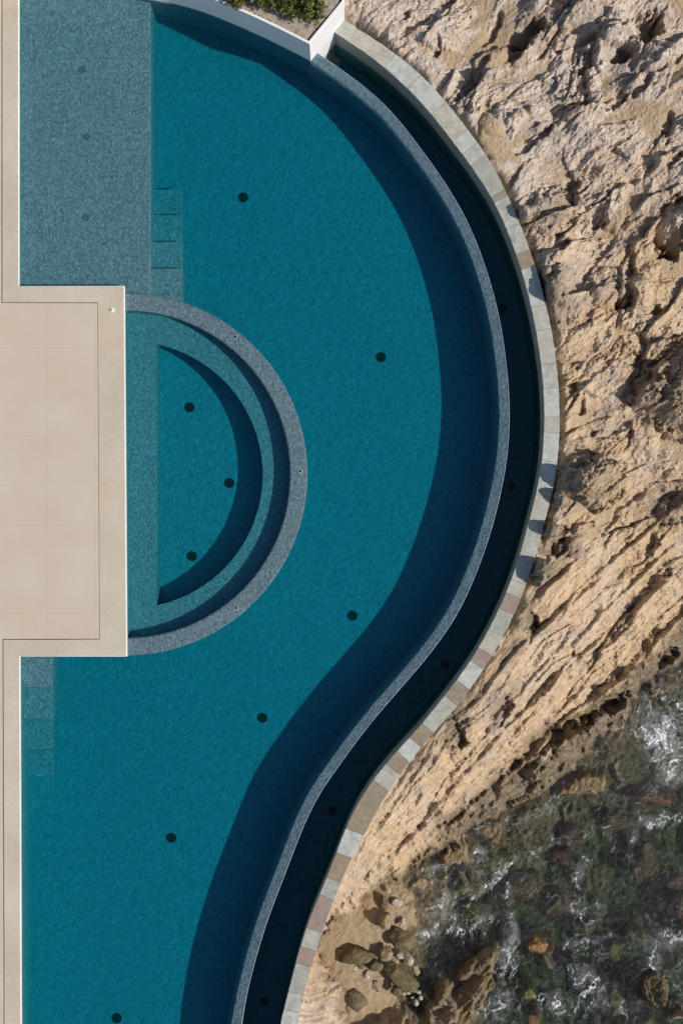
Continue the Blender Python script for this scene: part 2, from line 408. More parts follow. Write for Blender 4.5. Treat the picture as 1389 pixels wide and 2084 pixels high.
cw = sweep("channel_water", [np.r_[R3(offset(inf_o, k * .05), z)] if j == 0 else R3((cap_i + cap_o) / 2, z) for j, z in ((0, CHF - .05), (0, CHW), (1, CHW), (1, CHF - .05))])
tag(link("channel_water", cw, m_chan), kind='structure')
# ------------------------------------------------------------------ outer wall with cap stones
ow = empty("retaining_wall", (4.4, 0, -1.6), "curved retaining wall capped with grey and tan stone slabs between channel and cliff", "wall")
ci2 = cap_i + (cap_o - cap_i) * .05; co2 = cap_o + (cap_i - cap_o) * .06
link("wall_body", sweep("wall_body", [R3(ci2, -5.2), R3(ci2, -.045), R3(co2, -.045), R3(co2, -5.2)]), m_wallbody, ow)
M2 = 1600
cI = resample(cap_i, M2)
_d = resample(cap_o, 6000); _n = offset(cI, 1.0) - cI
if (_n[M2 // 3] @ (cap_o[N // 3] - cap_i[N // 3])) < 0: _n = -_n
cO = []
for q, nn in zip(cI, _n):
    w = _d - q; along = w @ nn; lat = np.abs(w @ np.array([-nn[1], nn[0]])); lat[(along < 0) | (along > 1.2)] = 9; j = lat.argmin(); cO.append(_d[j])
cO = np.array(cO); cO[:-1] = np.where((np.hypot(*(cO[1:] - cO[:-1]).T) > .3)[:, None], cO[1:], cO[:-1])
# station of tan stones by photo row of their middle: (v0, v1, kind)
tan = [(392, 404, 1), (512, 543, 0), (1212, 1244, 1), (1325, 1352, 1), (1393, 1425, 0), (1482, 1510, 0), (1540, 1566, 0), (1598, 1640, 0), (1640, 1692, 0), (1740, 1790, 0), (1825, 1893, 1), (1930, 1962, 1), (2110, 2150, 0), (2240, 2290, 1)]
vmid = 1042 - (cI[:, 1] + cO[:, 1]) / 2 * 100
rnd = random.Random(3)
cuts = []; v = vmid[0]
marks = sorted([t[0] for t in tan] + [t[1] for t in tan])
allv = [vmid[0]]
seg = []
cur = vmid[0]
def fill(v0, v1, kind):
    L = v1 - v0
    n = max(1, round(L / (54 if v0 > 350 else 46)))
    w = [rnd.uniform(.5, 1.6) for _ in range(n)]; s = sum(w); c0 = v0
    for x in w:
        c1 = c0 + L * x / s; seg.append((c0, c1, kind)); c0 = c1
for t0, t1, kd in tan:
    if t0 > cur + 3: fill(cur, t0, -1)
    seg.append((t0, t1, kd)); cur = t1
fill(cur, vmid[-1] - 1, -1)
for v0, v1, kd in seg:
    idx = np.where((vmid >= v0) & (vmid <= v1))[0]
    if len(idx) < 4: continue
    a, b = idx[0], idx[-1] + 1
    st = max(1, (b - a) // 10); ii = list(range(a, b, st))
    if ii[-1] != b - 1: ii.append(b - 1)
    if b < M2: ii[-1] = b
    rr = np.array([rnd.uniform(-.004, .004) for _ in ii])[:, None]
    t = (cO[ii] - cI[ii]); t /= np.hypot(t[:, 0], t[:, 1])[:, None]
    tt = np.gradient((cI[ii] + cO[ii]) / 2, axis=0); tt /= np.hypot(tt[:, 0], tt[:, 1])[:, None]; gp = np.zeros((len(ii), 1)); gp[0] = .002; gp[-1] = -.002
    A = cI[ii] + t * rr + tt * gp; rr = np.array([rnd.uniform(-.008, .006) for _ in ii])[:, None]; B = cO[ii] + t * rr + tt * gp
    # small gap at the ends
    zt = rnd.uniform(-.006, .004)
    bm = bmesh.new(); add_prism(bm, [tuple(q) for q in A] + [tuple(q) for q in B[::-1]], -.045 + .001, zt, .005)
    mat = m_cap_tan[kd] if kd >= 0 else (m_cap_grey[3] if rnd.random() < .22 or 760 < v0 < 1000 and rnd.random() < .6 else m_cap_grey[rnd.choice((0, 0, 1, 2))])
    o = link("cap_stone", bm_mesh("cap_stone", bm), mat, ow)
    if kd >= 0: o['label'] = "brown cap stone among the grey ones"
# ------------------------------------------------------------------ planter
pl = empty("planter", P(632, 124, 0), "raised white plastered planter with a sharp corner over the pool's upper edge", "planter")
wall_b = [tuple(q) for q in plb] + [P(700, 41)[:2], P(702, -60)[:2], P(702, -500)[:2]]
T = .05; PH = 1.0
wi = inset(wall_b, T); 
if wi[-1][0] > wall_b[-1][0]: wi = inset(wall_b, -T)
bm = bmesh.new(); n = len(wall_b)
rows = [[bm.verts.new((x, y, z)) for x, y in pts] for pts, z in ((wall_b, -1.7), (wall_b, PH - .008), (inset(wall_b, .008 if wi[-1][0] < inset(wall_b, T)[-1][0] + 1e-6 else -.008), PH), (wi, PH), (wi, -.2))]
for a, b in zip(rows, rows[1:]):
    for i in range(n - 1): bm.faces.new((a[i], a[i + 1], b[i + 1], b[i]))
link("planter_wall", bm_mesh("planter_wall", bm), m_white, pl)
pn_ = plb + np.array([-.004, -.012]); bm = bmesh.new()
add_prism(bm, [tuple(q) for q in pn_] + [tuple(q) for q in (plb + np.array([.02, .03]))[::-1]], zf - .3, -.015)
link("pool_side_lining", bm_mesh("pool_side_lining", bm), m_wall_agg, pool)
sg = [tuple(q) for q in wi]
gx0, gx1, gy0, gy1 = sg[0][0], sg[-1][0], 9.0, sg[-1][1]
xs = np.linspace(-9, .2, 240); ys = np.linspace(9.0, 14, 130); X, Y = np.meshgrid(xs, ys)
ok = inside(X, Y, sg + [(sg[0][0], 14.8)])
Z = PH - .06 + .03 * fbm(X * 1.5, Y * 1.5, 4, 5) + .02 * fbm(X * 12, Y * 12, 3, 6)
def grid_mesh(name, X, Y, Z, mask=None, smooth=True, flip=False):
    r, c = X.shape; idx = np.arange(r * c).reshape(r, c)
    q = np.stack([idx[:-1, :-1], idx[:-1, 1:], idx[1:, 1:], idx[1:, :-1]], -1)
    if flip: q = q[..., ::-1]
    if mask is not None: q = q[mask[:-1, :-1] & mask[1:, 1:] & mask[:-1, 1:] & mask[1:, :-1]]
    q = q.reshape(-1, 4); used = np.zeros(r * c, bool); used[q.ravel()] = True
    remap = np.cumsum(used) - 1; q = remap[q]
    V = np.stack([X, Y, Z], -1).reshape(-1, 3)[used]
    me = bpy.data.meshes.new(name); me.vertices.add(len(V)); me.vertices.foreach_set('co', V.astype(np.float32).ravel())
    me.loops.add(q.size); me.loops.foreach_set('vertex_index', q.astype(np.int32).ravel())
    me.polygons.add(len(q)); me.polygons.foreach_set('loop_start', (np.arange(len(q)) * 4).astype(np.int32))
    me.update(calc_edges=True)
    me.polygons.foreach_set('use_smooth', np.full(len(q), smooth)); return me, used
me, _ = grid_mesh("soil", X, Y, Z, ok)
link("soil", me, m_soil, pl)
# shrubs
def leafmat():
    a = M("shrub_leaves", .45, .4)
    oi = a.node('ShaderNodeObjectInfo'); at = a.node('ShaderNodeAttribute', attribute_name='tone')
    c = a.ramp(at.outputs['Fac'], [(0, (.035, .05, .012)), (.5, (.105, .125, .025)), (.85, (.21, .215, .045)), (1, (.30, .27, .08))])
    a.col(c); return a.m
m_leaf = leafmat(); m_twig = M("shrub_twigs", .8).col((.10, .065, .04)).m
def shrub(u, v, rx, ry, h, seed, label):
    g = PH - .05; x0, y0, _ = P(u, v, g + h * .5); e = empty("shrub", (x0, y0, g), label, "shrub", "shrubs in the white planter")
    r = np.random.RandomState(seed); verts = []; faces = []; tone = []
    bm = bmesh.new()
    for kk in range(26):
        a = r.rand() * 6.283; q = r.rand() ** .5
        tip = Vector((rx * q * math.cos(a) * .9, ry * q * math.sin(a) * .9, h * (1 - .5 * q * q) * r.uniform(.7, 1.0)))
        base = Vector((r.uniform(-.04, .04), r.uniform(-.04, .04), -.02)); d = (tip - base); s = d.cross(Vector((.3, .5, .1))).normalized(); s2 = d.cross(s).normalized()
        pa = [bm.verts.new(base + (s * math.cos(t) + s2 * math.sin(t)) * .009) for t in (0, 2.1, 4.2)]
        pc = bm.verts.new(tip)
        for i in range(3): bm.faces.new((pa[i], pa[(i + 1) % 3], pc))
        ntuft = 9
        for j in range(ntuft):
            t = r.uniform(.35, 1.05); c = base.lerp(tip, min(t, 1)) + Vector(r.normal(0, .045, 3))
            tn = r.rand()
            for l in range(16):
                dr = Vector(r.normal(0, 1, 3)); dr.z = abs(dr.z) * .9 + .1; dr.normalize()
                L = r.uniform(.03, .06); w = L * .3; sd = dr.cross(Vector(r.normal(0, 1, 3))).normalized(); c2 = c + Vector(r.normal(0, .02, 3))
                i0 = len(verts)
                verts.extend([c2, c2 + dr * L * .5 + sd * w, c2 + dr * L, c2 + dr * L * .5 - sd * w]); faces.append((i0, i0 + 1, i0 + 2, i0 + 3))
                tone.extend([min(1, max(0, tn * .65 + r.rand() * .35))] * 4)
    me = mesh("foliage", [tuple(q) for q in verts], faces); at = me.attributes.new('tone', 'FLOAT', 'POINT'); at.data.foreach_set('value', tone)
    link("foliage", me, m_leaf, e, (0, 0, 0)); link("twigs", bm_mesh("twigs", bm), m_twig, e, (0, 0, 0))
shrub(478, -8, .26, .20, .30, 1, "small low green shrub at the left end of the planter bed")
shrub(530, -6, .32, .24, .36, 2, "spreading green shrub second from the left in the planter")
shrub(585, 4, .34, .32, .44, 3, "dense green shrub in the middle of the planter")
shrub(632, 16, .30, .34, .46, 4, "largest green shrub nearest the planter corner")
shrub(590, -70, .45, .4, .5, 5, "green shrub at the back of the planter bed")
shrub(440, -60, .4, .35, .4, 6, "green shrub at the back left of the planter bed")
# ------------------------------------------------------------------ cliff, beach and sea bed: one sheet
SEA = -4.0
def axis(a, b, step, lo, hi, g=1.09):
    core = list(np.arange(a, b + step, step)); d = step; x = core[-1]; up = []
    while x < hi: d *= g; x += d; up.append(x)
    d = step; x = core[0]; dn = []
    while x > lo: d *= g; x -= d; dn.append(x)
    return np.array(dn[::-1] + core + up)
US = axis(590, 1410, 1.6, 300, 9000); VS = axis(-20, 2100, 1.6, -6000, 8000)
U, V = np.meshgrid(US, VS)
capo_px = [tuple(q) for q in even(CAPO, 200)]
FOOT = [(9000, -4600), (1800, 930), (1389, 1335), (1300, 1415), (1215, 1510), (1130, 1590), (1010, 1660), (900, 1722), (850, 1762), (780, 1806), (715, 1848), (668, 1885), (650, 1930), (668, 1975), (698, 2010), (705, 2084), (690, 2200), (640, 2400), (640, 9000)]
d_cap = segdist(U, V, capo_px[::4] + [capo_px[-1]])
x = U / 100; y = V / 100
_fx = 16 * fbm(x * 1.3, y * 1.3, 3, 301) + 7 * fbm(x * 5, y * 5, 3, 303); _fy = 16 * fbm(x * 1.3, y * 1.3, 3, 302) + 7 * fbm(x * 5, y * 5, 3, 304)
d_foot = segdist(U + _fx, V + _fy, FOOT)
land = inside(U + _fx, V + _fy, FOOT + [(-9000, 9000), (-9000, -9000), (9000, -9000)])
x = U / 100; y = V / 100
def rot(x, y, deg):
    a = math.radians(deg); return x * math.cos(a) - y * math.sin(a), x * math.sin(a) + y * math.cos(a)
# base level
wob = 14 * fbm(x * 1.1, y * 1.1, 3, 71)
dl = np.where(land, d_foot, 0) + np.where(land, 1, 0) * 0
t = dl / (dl + np.minimum(d_cap, 170) + 12)
base_l = SEA - .15 + 4.1 * t ** .72 + .9 * ss(200, 1500, d_cap) * ss(0, 600, dl)
ds = np.where(land, 0, d_foot)
beach = np.exp(-((U - 735 + 1.6 * _fx) / 138) ** 4 - ((V - 1960 + _fy) / 190) ** 4)
bed = SEA - .28 - .72 * ss(0, 220, ds) - 3 * ss(600, 4000, ds) + beach * 0.74
base = np.where(land, np.maximum(base_l, bed + .02 + .012 * np.minimum(d_foot, 30) * (beach > .3)), bed)
# --- upper blocky rock
wx = x + .22 * fbm(x * .7, y * .7, 2, 1) + .015 * fbm(x * 9, y * 9, 2, 4); wy = y + .22 * fbm(x * .7, y * .7, 2, 2) + .015 * fbm(x * 9, y * 9, 2, 5)
s1, t1 = rot(wx, wy, 38)
h1, c1 = facets(s1 / 1.35, t1 / .62, 11, .75, .5)
h2, c2 = facets(s1 / .46 + 3, t1 / .21, 23, .8, .5)
h3, c3 = facets(s1 / .17, t1 / .085, 37, .8, .6)
rg1 = ridged(s1 / 1.1, t1 / .42, 5, 51, .55)
h6, c6 = facets(s1 / .085 + 9, t1 / .045, 39, .8, .6)
rmask = .25 + .95 * ss(-.35, .45, fbm(x * .8 + 7, y * .8, 3, 63)); rmask2 = .3 + .9 * ss(-.3, .4, fbm(x * 1.4 + 3, y * 1.4, 3, 64))
up = .42 * h1 + rmask * (.17 * h2 + .07 * h3 * rmask2 + .035 * h6 * rmask2 + .05 * rg1) - .10 * (1 - ss(0, .10, c1)) * rmask - .03 * (1 - ss(0, .12, c2)) * rmask
up += .05 * (fbm(x * 3, y * 3, 5, 65, .65)) + .03 * np.abs(fbm(x * 8, y * 8, 3, 67))
up += .30 * fbm(x * .45, y * .45, 2, 61) + .12 * fbm(s1 / .9, t1 / .5, 3, 62)
# --- lower stratified rock
wx2 = x + .16 * fbm(x * .6, y * .6, 2, 81) + .010 * fbm(x * 9, y * 9, 3, 83); wy2 = y + .16 * fbm(x * .6, y * .6, 2, 82) + .010 * fbm(x * 9, y * 9, 3, 84)
px_, py_ = 3.94, 21.36
s2 = np.hypot(wx2 - px_, wy2 - py_); t2 = -np.arctan2(py_ - wy2, wx2 - px_) * 8.5
def saw(p, sharp=.16):
    f = p - np.floor(p); return np.where(f < 1 - sharp, f / (1 - sharp), (1 - f) / sharp)
lo = 0
for (f, am, sd) in ((1.15, .20, 1), (2.7, .11, 2), (6.1, .050, 3), (13.5, .020, 4)):
    m = .35 + .65 * ss(-.35, .45, fbm(s2 * .3 * f ** .5, t2 * f * .5, 2, 90 + sd))
    ph = .8 * fbm(s2 * .16 * f ** .5, t2 * .22 * f, 2, 95 + sd)
    sw = saw(t2 * f + ph) if sd % 2 else 1 - saw(t2 * f + ph, .2)
    lo = lo + am * m * (sw - .5)
h4, c4 = facets(s2 / 1.6, t2 / .24, 41, .8, .5); h5, c5 = facets(s2 / .62, t2 / .09, 43, .8, .6)
lo = lo * 1.3 + .15 * h4 + .05 * h5 * ss(-.4, .4, fbm(x * 1.3, y * 1.3, 2, 88)) + .04 * fbm(x * 3, y * 3, 4, 89, .6) - .03 * (1 - ss(0, .12, c4)) + .03 * ridged(s2 / .6, t2 / .13, 4, 55, .55)
lo += .16 * fbm(s2 * .35, t2 * 1.0, 2, 66)
h7, c7 = facets(s2 / .34 + 2, t2 / .13, 47, .8, .6)
lo += (.07 * h7 + .03 * h6) * ss(-.3, .35, fbm(x * 1.1 + 5, y * 1.1, 3, 48)) - .035 * (1 - ss(0, .1, c7)) * ss(-.1, .4, fbm(x * 1.1 + 5, y * 1.1, 3, 48))
wl = ss(-130, 130, (V - 1120) + (U - 1250) * .35 + 120 * fbm(x * .5, y * .5, 2, 77))
rock = up * (1 - wl) + lo * wl
def sdist(x, y, pts):
    best = np.full(x.shape, 1e9); sg_ = np.zeros(x.shape)
    for (x1, y1), (x2, y2) in zip(pts, pts[1:]):
        vx = x2 - x1; vy = y2 - y1; L2 = vx * vx + vy * vy
        tt = np.clip(((x - x1) * vx + (y - y1) * vy) / L2, 0, 1); d = np.hypot(x - x1 - tt * vx, y - y1 - tt * vy)
        cr = (x - x1) * vy - (y - y1) * vx; n = d < best
        best = np.where(n, d, best); sg_ = np.where(n, -np.sign(cr), sg_)
    e1 = np.hypot(x - pts[0][0], y - pts[0][1]); e2 = np.hypot(x - pts[-1][0], y - pts[-1][1])
    return best * sg_, np.minimum(e1, e2)
# bold beds and crevices: crest with a steep shaded side up-left and a long gentle side down-right (or the other way)
RIDGE = [([(745, 1725), (830, 1600), (930, 1470), (1050, 1330), (1200, 1180), (1420, 985)], .30, 34), ([(800, 1745), (880, 1650), (980, 1540), (1110, 1400), (1260, 1265), (1420, 1130)], .36, 30),
         ([(860, 1728), (960, 1640), (1060, 1560), (1180, 1440), (1290, 1350), (1420, 1215)], .40, 26), ([(900, 1600), (1000, 1480), (1090, 1370), (1170, 1290)], .22, 24), ([(1040, 1270), (1120, 1190), (1240, 1075), (1330, 985)], .30, 40),
         ([(1120, 1470), (1230, 1350), (1330, 1270), (1420, 1195)], .26, 20), ([(1000, 1400), (1130, 1260), (1250, 1150)], .22, 20), ([(1150, 1330), (1260, 1210), (1389, 1090)], .25, 24), ([(700, 1775), (770, 1690), (860, 1560), (900, 1490)], .16, 24),
         ([(930, 215), (975, 172), (1045, 132), (1100, 72), (1165, -5)], .42, 42), ([(1130, 245), (1235, 212), (1300, 165), (1400, 60)], .38, 46), ([(1030, 318), (1075, 285), (1125, 268)], .34, 30), ([(1120, 505), (1200, 425), (1290, 375), (1400, 290)], .30, 60),
         ([(1265, 640), (1262, 560), (1290, 500), (1360, 430)], .40, 50), ([(1285, 850), (1300, 790), (1345, 735), (1420, 690)], .60, 60), ([(1150, 830), (1210, 770), (1270, 720)], .25, 40), ([(1120, 1010), (1150, 950), (1205, 915)], .35, 60), ([(1060, 400), (1100, 385), (1160, 392)], .26, 34),
         ([(820, 75), (880, 60), (930, 20)], .22, 26), ([(1160, 155), (1180, 110), (1230, 80), (1320, 35)], .34, 30)]
bold = np.zeros(U.shape)
ws = np.where(V > 1050, .45, 1.0)
wu = ws * (11 * fbm(x * 1.4, y * 1.4, 3, 401) + 3 * fbm(x * 7, y * 7, 3, 403)); wv = ws * (11 * fbm(x * 1.4, y * 1.4, 3, 402) + 3 * fbm(x * 7, y * 7, 3, 404))
for q_, (pts, amp, wd) in enumerate(RIDGE):
    sd, ed = sdist(U + wu, V + wv, pts)
    m = ss(0, 40, ed) * (.55 + .45 * ss(-.4, .3, fbm(x * 1.2, y * 1.2, 2, 410 + q_)))
    bold = np.maximum(bold, amp * m * np.where(sd >= 0, np.exp(-sd / wd), np.exp(-(sd / 4.0) ** 2)))
rock = rock * np.where(V > 1000, .85, .88) + bold * (.9 - .2 * wl)
# --- sand pockets fill the lows of the upper rock
sand_lv = -.06 + .16 * fbm(x * .5, y * .5, 2, 15)
sandy = (1 - wl) * ss(-.02, .10, sand_lv - rock)
rock = np.where((1 - wl) > .3, rock + (np.maximum(rock, sand_lv + .012 * fbm(x * 6, y * 6, 3, 16)) - rock) * .92 * (1 - wl), rock)
# --- hollows seen in the photo: (u, v, half length, half width, angle, depth)
def ell(u, v, a, b, ang, j=.18):
    du = U - u; dv = V - v; ca = math.cos(math.radians(ang)); sa = math.sin(math.radians(ang))
    return np.hypot((du * ca - dv * sa) / a, (du * sa + dv * ca) / b) + j * NZ
NZ = fbm(x * 3.4, y * 3.4, 5, 33, .6)
HOL = [(1072, 65, 34, 20, 30, .5), (1050, 105, 30, 11, 35, .35), (960, 168, 40, 13, 60, .35), (1125, 62, 60, 9, 57, .3), (1309, 58, 30, 22, 20, .6), (1252, 112, 30, 17, 15, .55), (1185, 128, 24, 12, 45, .4), (1182, 168, 11, 30, 10, .35),
       (1359, 257, 12, 28, 0, .4), (1077, 288, 42, 9, 32, .35), (925, 195, 12, 8, 0, .2), (1163, 377, 14, 9, 0, .25), (1211, 440, 16, 22, -10, .4), (1143, 498, 17, 8, 35, .35), (1364, 465, 26, 52, -15, .7), (1364, 327, 22, 12, 40, .35),
       (1264, 608, 14, 22, 0, .45), (1277, 540, 12, 26, 0, .4), (1316, 633, 20, 9, 10, .3), (1284, 731, 22, 18, 0, .35), (1365, 735, 50, 26, 45, .6), (1330, 850, 48, 10, -35, .35), (1183, 822, 8, 16, 0, .25), (1130, 1100, 20, 24, 10, .25), (1108, 1128, 12, 26, -30, .25),
       (1300, 178, 26, 10, 50, .35), (1250, 205, 34, 12, 35, .3), (1359, 1050, 26, 12, 10, .4), (1319, 1105, 13, 18, 0, .3), (1082, 1266, 14, 18, 20, .35), (921, 1488, 18, 26, 30, .4), (1017, 1448, 13, 32, -30, .25), (985, 1325, 12, 30, -50, .25),
       (1190, 1455, 70, 17, 24, .5), (1300, 1385, 80, 14, 40, .5), (1110, 1510, 60, 12, 30, .4), (935, 1400, 12, 36, -38, .25), (1330, 1180, 34, 10, 40, .3), (1240, 1290, 60, 7, 48, .25), (1100, 1400, 70, 6, 48, .25), (1010, 1590, 60, 7, 40, .3), (1000, 60, 30, 12, 60, .25), (835, 60, 30, 8, 35, .2), (820, 35, 14, 9, 0, .25), (885, 95, 10, 14, 0, .25)]
for (u, v, a, b, g, d) in HOL:
    r = ell(u, v, a * 1.3, b * 1.3, g, .42); wdg = np.clip(.62 + .55 * (U - u) / (max(a, b) * 1.1) + .2 * (V - v) / max(a, b), .1, 1.1)
    rock = rock - d * (1.35 if d >= .45 else .85) * wdg * (1 - ss(.80, 1.05, r))
# --- bulging rocks
BMP = [(1132, 585, 26, 40, 10, .42), (1066, 436, 14, 22, 30, .35), (1150, 985, 34, 30, 40, .45), (1212, 985, 56, 50, 30, .8), (1128, 1022, 14, 12, 0, .45), (1112, 1078, 20, 14, 0, .5), (1090, 1160, 22, 28, 25, .55), (1120, 430, 62, 40, 30, .3), (1230, 590, 34, 46, 0, .25),
       (1340, 790, 64, 46, 45, .7), (1372, 850, 40, 50, 0, .5), (1245, 440, 26, 30, 0, .3), (1290, 600, 34, 40, 0, .3), (1180, 1100, 50, 30, 40, .35), (1260, 1390, 80, 20, 35, .3), (1170, 1500, 60, 22, 25, .35), (960, 1500, 30, 60, -50, .25), (1000, 130, 46, 30, 35, .3), (1240, 60, 40, 30, 40, .35), (1330, 120, 46, 26, 40, .35), (1010, 250, 40, 26, 40, .2)]
for (u, v, a, b, g, d) in BMP:
    r = ell(u, v, a, b, g, .25); rock = rock + d * np.sqrt(np.clip(1 - r * r, 0, 1)) * .9
for pts, hh, ww in [([(1280, 832), (1326, 762), (1392, 700), (1500, 660), (1560, 800), (1480, 930), (1400, 905), (1345, 884)], .85, 44), ([(1318, 1052), (1345, 1012), (1400, 985), (1460, 1030), (1400, 1085), (1340, 1075)], .5, 24),
                    ([(1128, 1010), (1150, 950), (1215, 925), (1262, 960), (1250, 1010), (1180, 1045)], .5, 40), ([(1328, 470), (1352, 418), (1420, 395), (1440, 520), (1372, 520)], .6, 30)]:
    jx = U + 7 * NZ; jy = V + 7 * np.roll(NZ, 40, 0)
    di = np.where(inside(jx, jy, pts), segdist(jx, jy, pts + pts[:1]), 0)
    rock = np.maximum(rock, np.where(di > 0, hh * np.clip(di / ww, 0, 1) ** .9 + .35 * rock - .02, -9))
rock = rock + .016 * fbm(x * 17, y * 17, 3, 19, .7)
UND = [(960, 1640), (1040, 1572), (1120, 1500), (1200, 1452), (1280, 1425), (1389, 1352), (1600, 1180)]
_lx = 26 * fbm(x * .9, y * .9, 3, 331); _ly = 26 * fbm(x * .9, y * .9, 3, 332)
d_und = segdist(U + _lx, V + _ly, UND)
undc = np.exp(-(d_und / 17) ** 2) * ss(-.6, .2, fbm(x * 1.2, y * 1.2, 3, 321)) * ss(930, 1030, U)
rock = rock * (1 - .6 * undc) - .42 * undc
# keep the strip by the wall near the cap level
near = np.exp(-(d_cap / 30) ** 2)
trench = .38 * np.exp(-(d_cap / 11) ** 2) * ss(-.5, .3, fbm(x * 1.4, y * 1.4, 3, 311)) * ss(1420, 1200, V) + .15 * np.exp(-(d_cap / 9) ** 2)
# sea bed stones
sbx = x + .12 * fbm(x * 1.5, y * 1.5, 2, 101); sby = y + .12 * fbm(x * 1.5, y * 1.5, 2, 102)
g1, k1 = facets(sbx / 1.0, sby / .85, 111, .5, .9); g2, k2 = facets(sbx / .25, sby / .22, 121, .5, .9)
stones = .52 * ss(0, .5, k1) * (.5 + g1) + .06 * ss(0, .5, k2) * (.6 + g2) + .04 * fbm(x * 9, y * 9, 4, 131)
sand_b = .018 * fbm(x * 7, y * 7, 4, 141) + .02 * fbm(x * 1.6, y * 1.6, 2, 142)
bedd = stones * (1 - np.clip(beach * 1.8, 0, 1)) + sand_b
# the big ledge at the bottom of the photo
LEDGE = [(1018, 1893), (1012, 1935), (1010, 1980), (985, 2010), (975, 2050), (985, 2120), (900, 2260), (720, 2260), (745, 2120), (790, 2062), (850, 2035), (880, 1995), (905, 1965), (940, 1925), (975, 1905)]
d_led = segdist(U, V, LEDGE + LEDGE[:1]); inl = inside(U + 5 * NZ, V + 5 * NZ, LEDGE)
sled = np.where(inside(U, V, LEDGE), d_led, -d_led) + 14 * fbm(x * 1.3, y * 1.3, 4, 341)
inl = sled > 0
led = 1.05 * ss(-12, 16, sled) + .55 * ss(0, 80, sled) 
s3, t3 = rot(wx2, wy2, 45)
ledrock = led * (.80 + .16 * saw(t3 * 2.3 + .4 * fbm(s3 * .4, t3 * 1.5, 3, 151), .25) + .10 * fbm(x * 2, y * 2, 3, 155)) + ss(-4, 10, sled) * (.03 * ridged(s3 / .9, t3 / .12, 4, 153) + .04 * h5 + .02 * h3)
fade = ss(0, 45, d_foot)
Zt = np.where(land, base + rock * (.45 + .55 * fade) * (1 - .5 * near) - .06 * near - trench, base + bedd + ledrock)
for (u, v, a, b, g, d) in [(1124, 590, 15, 34, 8, .50), (1110, 556, 8, 12, 0, .34), (1135, 1014, 11, 15, 0, .46), (1119, 1080, 12, 15, 0, .46), (1097, 1158, 15, 26, -20, .56), (1066, 444, 11, 15, 20, .40)]:
    r = ell(u, v, a, b, g, .5); Zt = np.where(land, np.maximum(Zt, -.05 + d * np.sqrt(np.clip(1 - r ** 3, 0, 1)) - 20.0 * (r >= 1)), Zt)
Zt = np.where(land & (d_cap < 5), np.minimum(Zt, -.12), Zt)
kk = (HC - base) / HC
PX = (U - 694.5) / 100 * kk; PY = (1042 - V) / 100 * kk
inpool = inside(U, V, capo_px + [(-9000, 2650), (-9000, -500), (702, -500)])
mask = ~(inpool & (d_cap > 10))
mask &= ~((U < 690) & (V < 60)) | (V < -520)
me, used = grid_mesh("cliff", PX, PY, Zt, mask, True, True)
col = np.zeros((U.size, 4), np.float32)
hs = (Zt - SEA)
wet = np.clip(1 - ss(.15, 1.0, hs + .18 * fbm(x * 2, y * 2, 3, 161)), 0, 1)
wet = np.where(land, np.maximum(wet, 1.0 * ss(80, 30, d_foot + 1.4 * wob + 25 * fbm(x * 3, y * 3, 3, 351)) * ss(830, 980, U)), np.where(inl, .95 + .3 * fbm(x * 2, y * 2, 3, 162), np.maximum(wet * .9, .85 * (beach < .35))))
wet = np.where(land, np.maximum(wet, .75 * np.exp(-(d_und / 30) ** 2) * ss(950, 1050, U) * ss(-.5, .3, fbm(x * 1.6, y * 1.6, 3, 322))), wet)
wet = wet * (1 - beach * .6)
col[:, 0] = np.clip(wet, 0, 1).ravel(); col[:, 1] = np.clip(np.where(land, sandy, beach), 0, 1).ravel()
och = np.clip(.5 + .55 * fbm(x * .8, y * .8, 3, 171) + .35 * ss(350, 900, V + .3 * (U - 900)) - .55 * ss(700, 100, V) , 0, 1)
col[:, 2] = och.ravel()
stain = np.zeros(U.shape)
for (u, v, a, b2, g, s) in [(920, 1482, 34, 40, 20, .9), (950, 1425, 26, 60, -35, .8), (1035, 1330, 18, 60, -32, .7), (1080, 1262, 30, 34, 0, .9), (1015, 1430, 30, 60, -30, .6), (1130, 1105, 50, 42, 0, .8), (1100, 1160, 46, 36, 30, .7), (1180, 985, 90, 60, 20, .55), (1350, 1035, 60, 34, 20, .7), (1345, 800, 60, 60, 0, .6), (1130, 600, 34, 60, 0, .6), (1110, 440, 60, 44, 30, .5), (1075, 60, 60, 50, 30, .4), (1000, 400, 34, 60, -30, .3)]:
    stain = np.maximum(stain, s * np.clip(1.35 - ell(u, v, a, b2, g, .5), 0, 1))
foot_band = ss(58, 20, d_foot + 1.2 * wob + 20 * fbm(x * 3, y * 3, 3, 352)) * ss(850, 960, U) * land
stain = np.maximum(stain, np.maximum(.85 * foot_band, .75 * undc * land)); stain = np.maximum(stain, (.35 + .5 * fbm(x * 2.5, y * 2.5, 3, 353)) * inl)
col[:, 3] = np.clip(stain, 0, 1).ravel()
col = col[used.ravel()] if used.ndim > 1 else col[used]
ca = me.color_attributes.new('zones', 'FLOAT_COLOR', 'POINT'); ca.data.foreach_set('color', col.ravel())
r_ = M("cliff_rock", .82, .25)
at = r_.node('ShaderNodeVertexColor', layer_name='zones'); sp_ = r_.node('ShaderNodeSeparateColor'); r_.l.new(at.outputs[0], sp_.inputs[0])
vm = r_.mapv((1, 2.4, 1.2), math.radians(43))
n_big = r_.noise(.9, 4, .6, vm, .5); n_mid = r_.noise(5, 6, .62, vm, .3); n_f = r_.noise(26, 5, .7)
pale = r_.ramp(n_mid, [(.22, (.36, .265, .195)), (.40, (.56, .455, .365)), (.6, (.66, .565, .475)), (.8, (.75, .67, .59))])
warm = r_.ramp(n_mid, [(.22, (.31, .19, .095)), (.40, (.51, .355, .205)), (.6, (.65, .485, .315)), (.8, (.75, .61, .44))])
c = r_.mix(sp_.outputs[2], pale, warm)
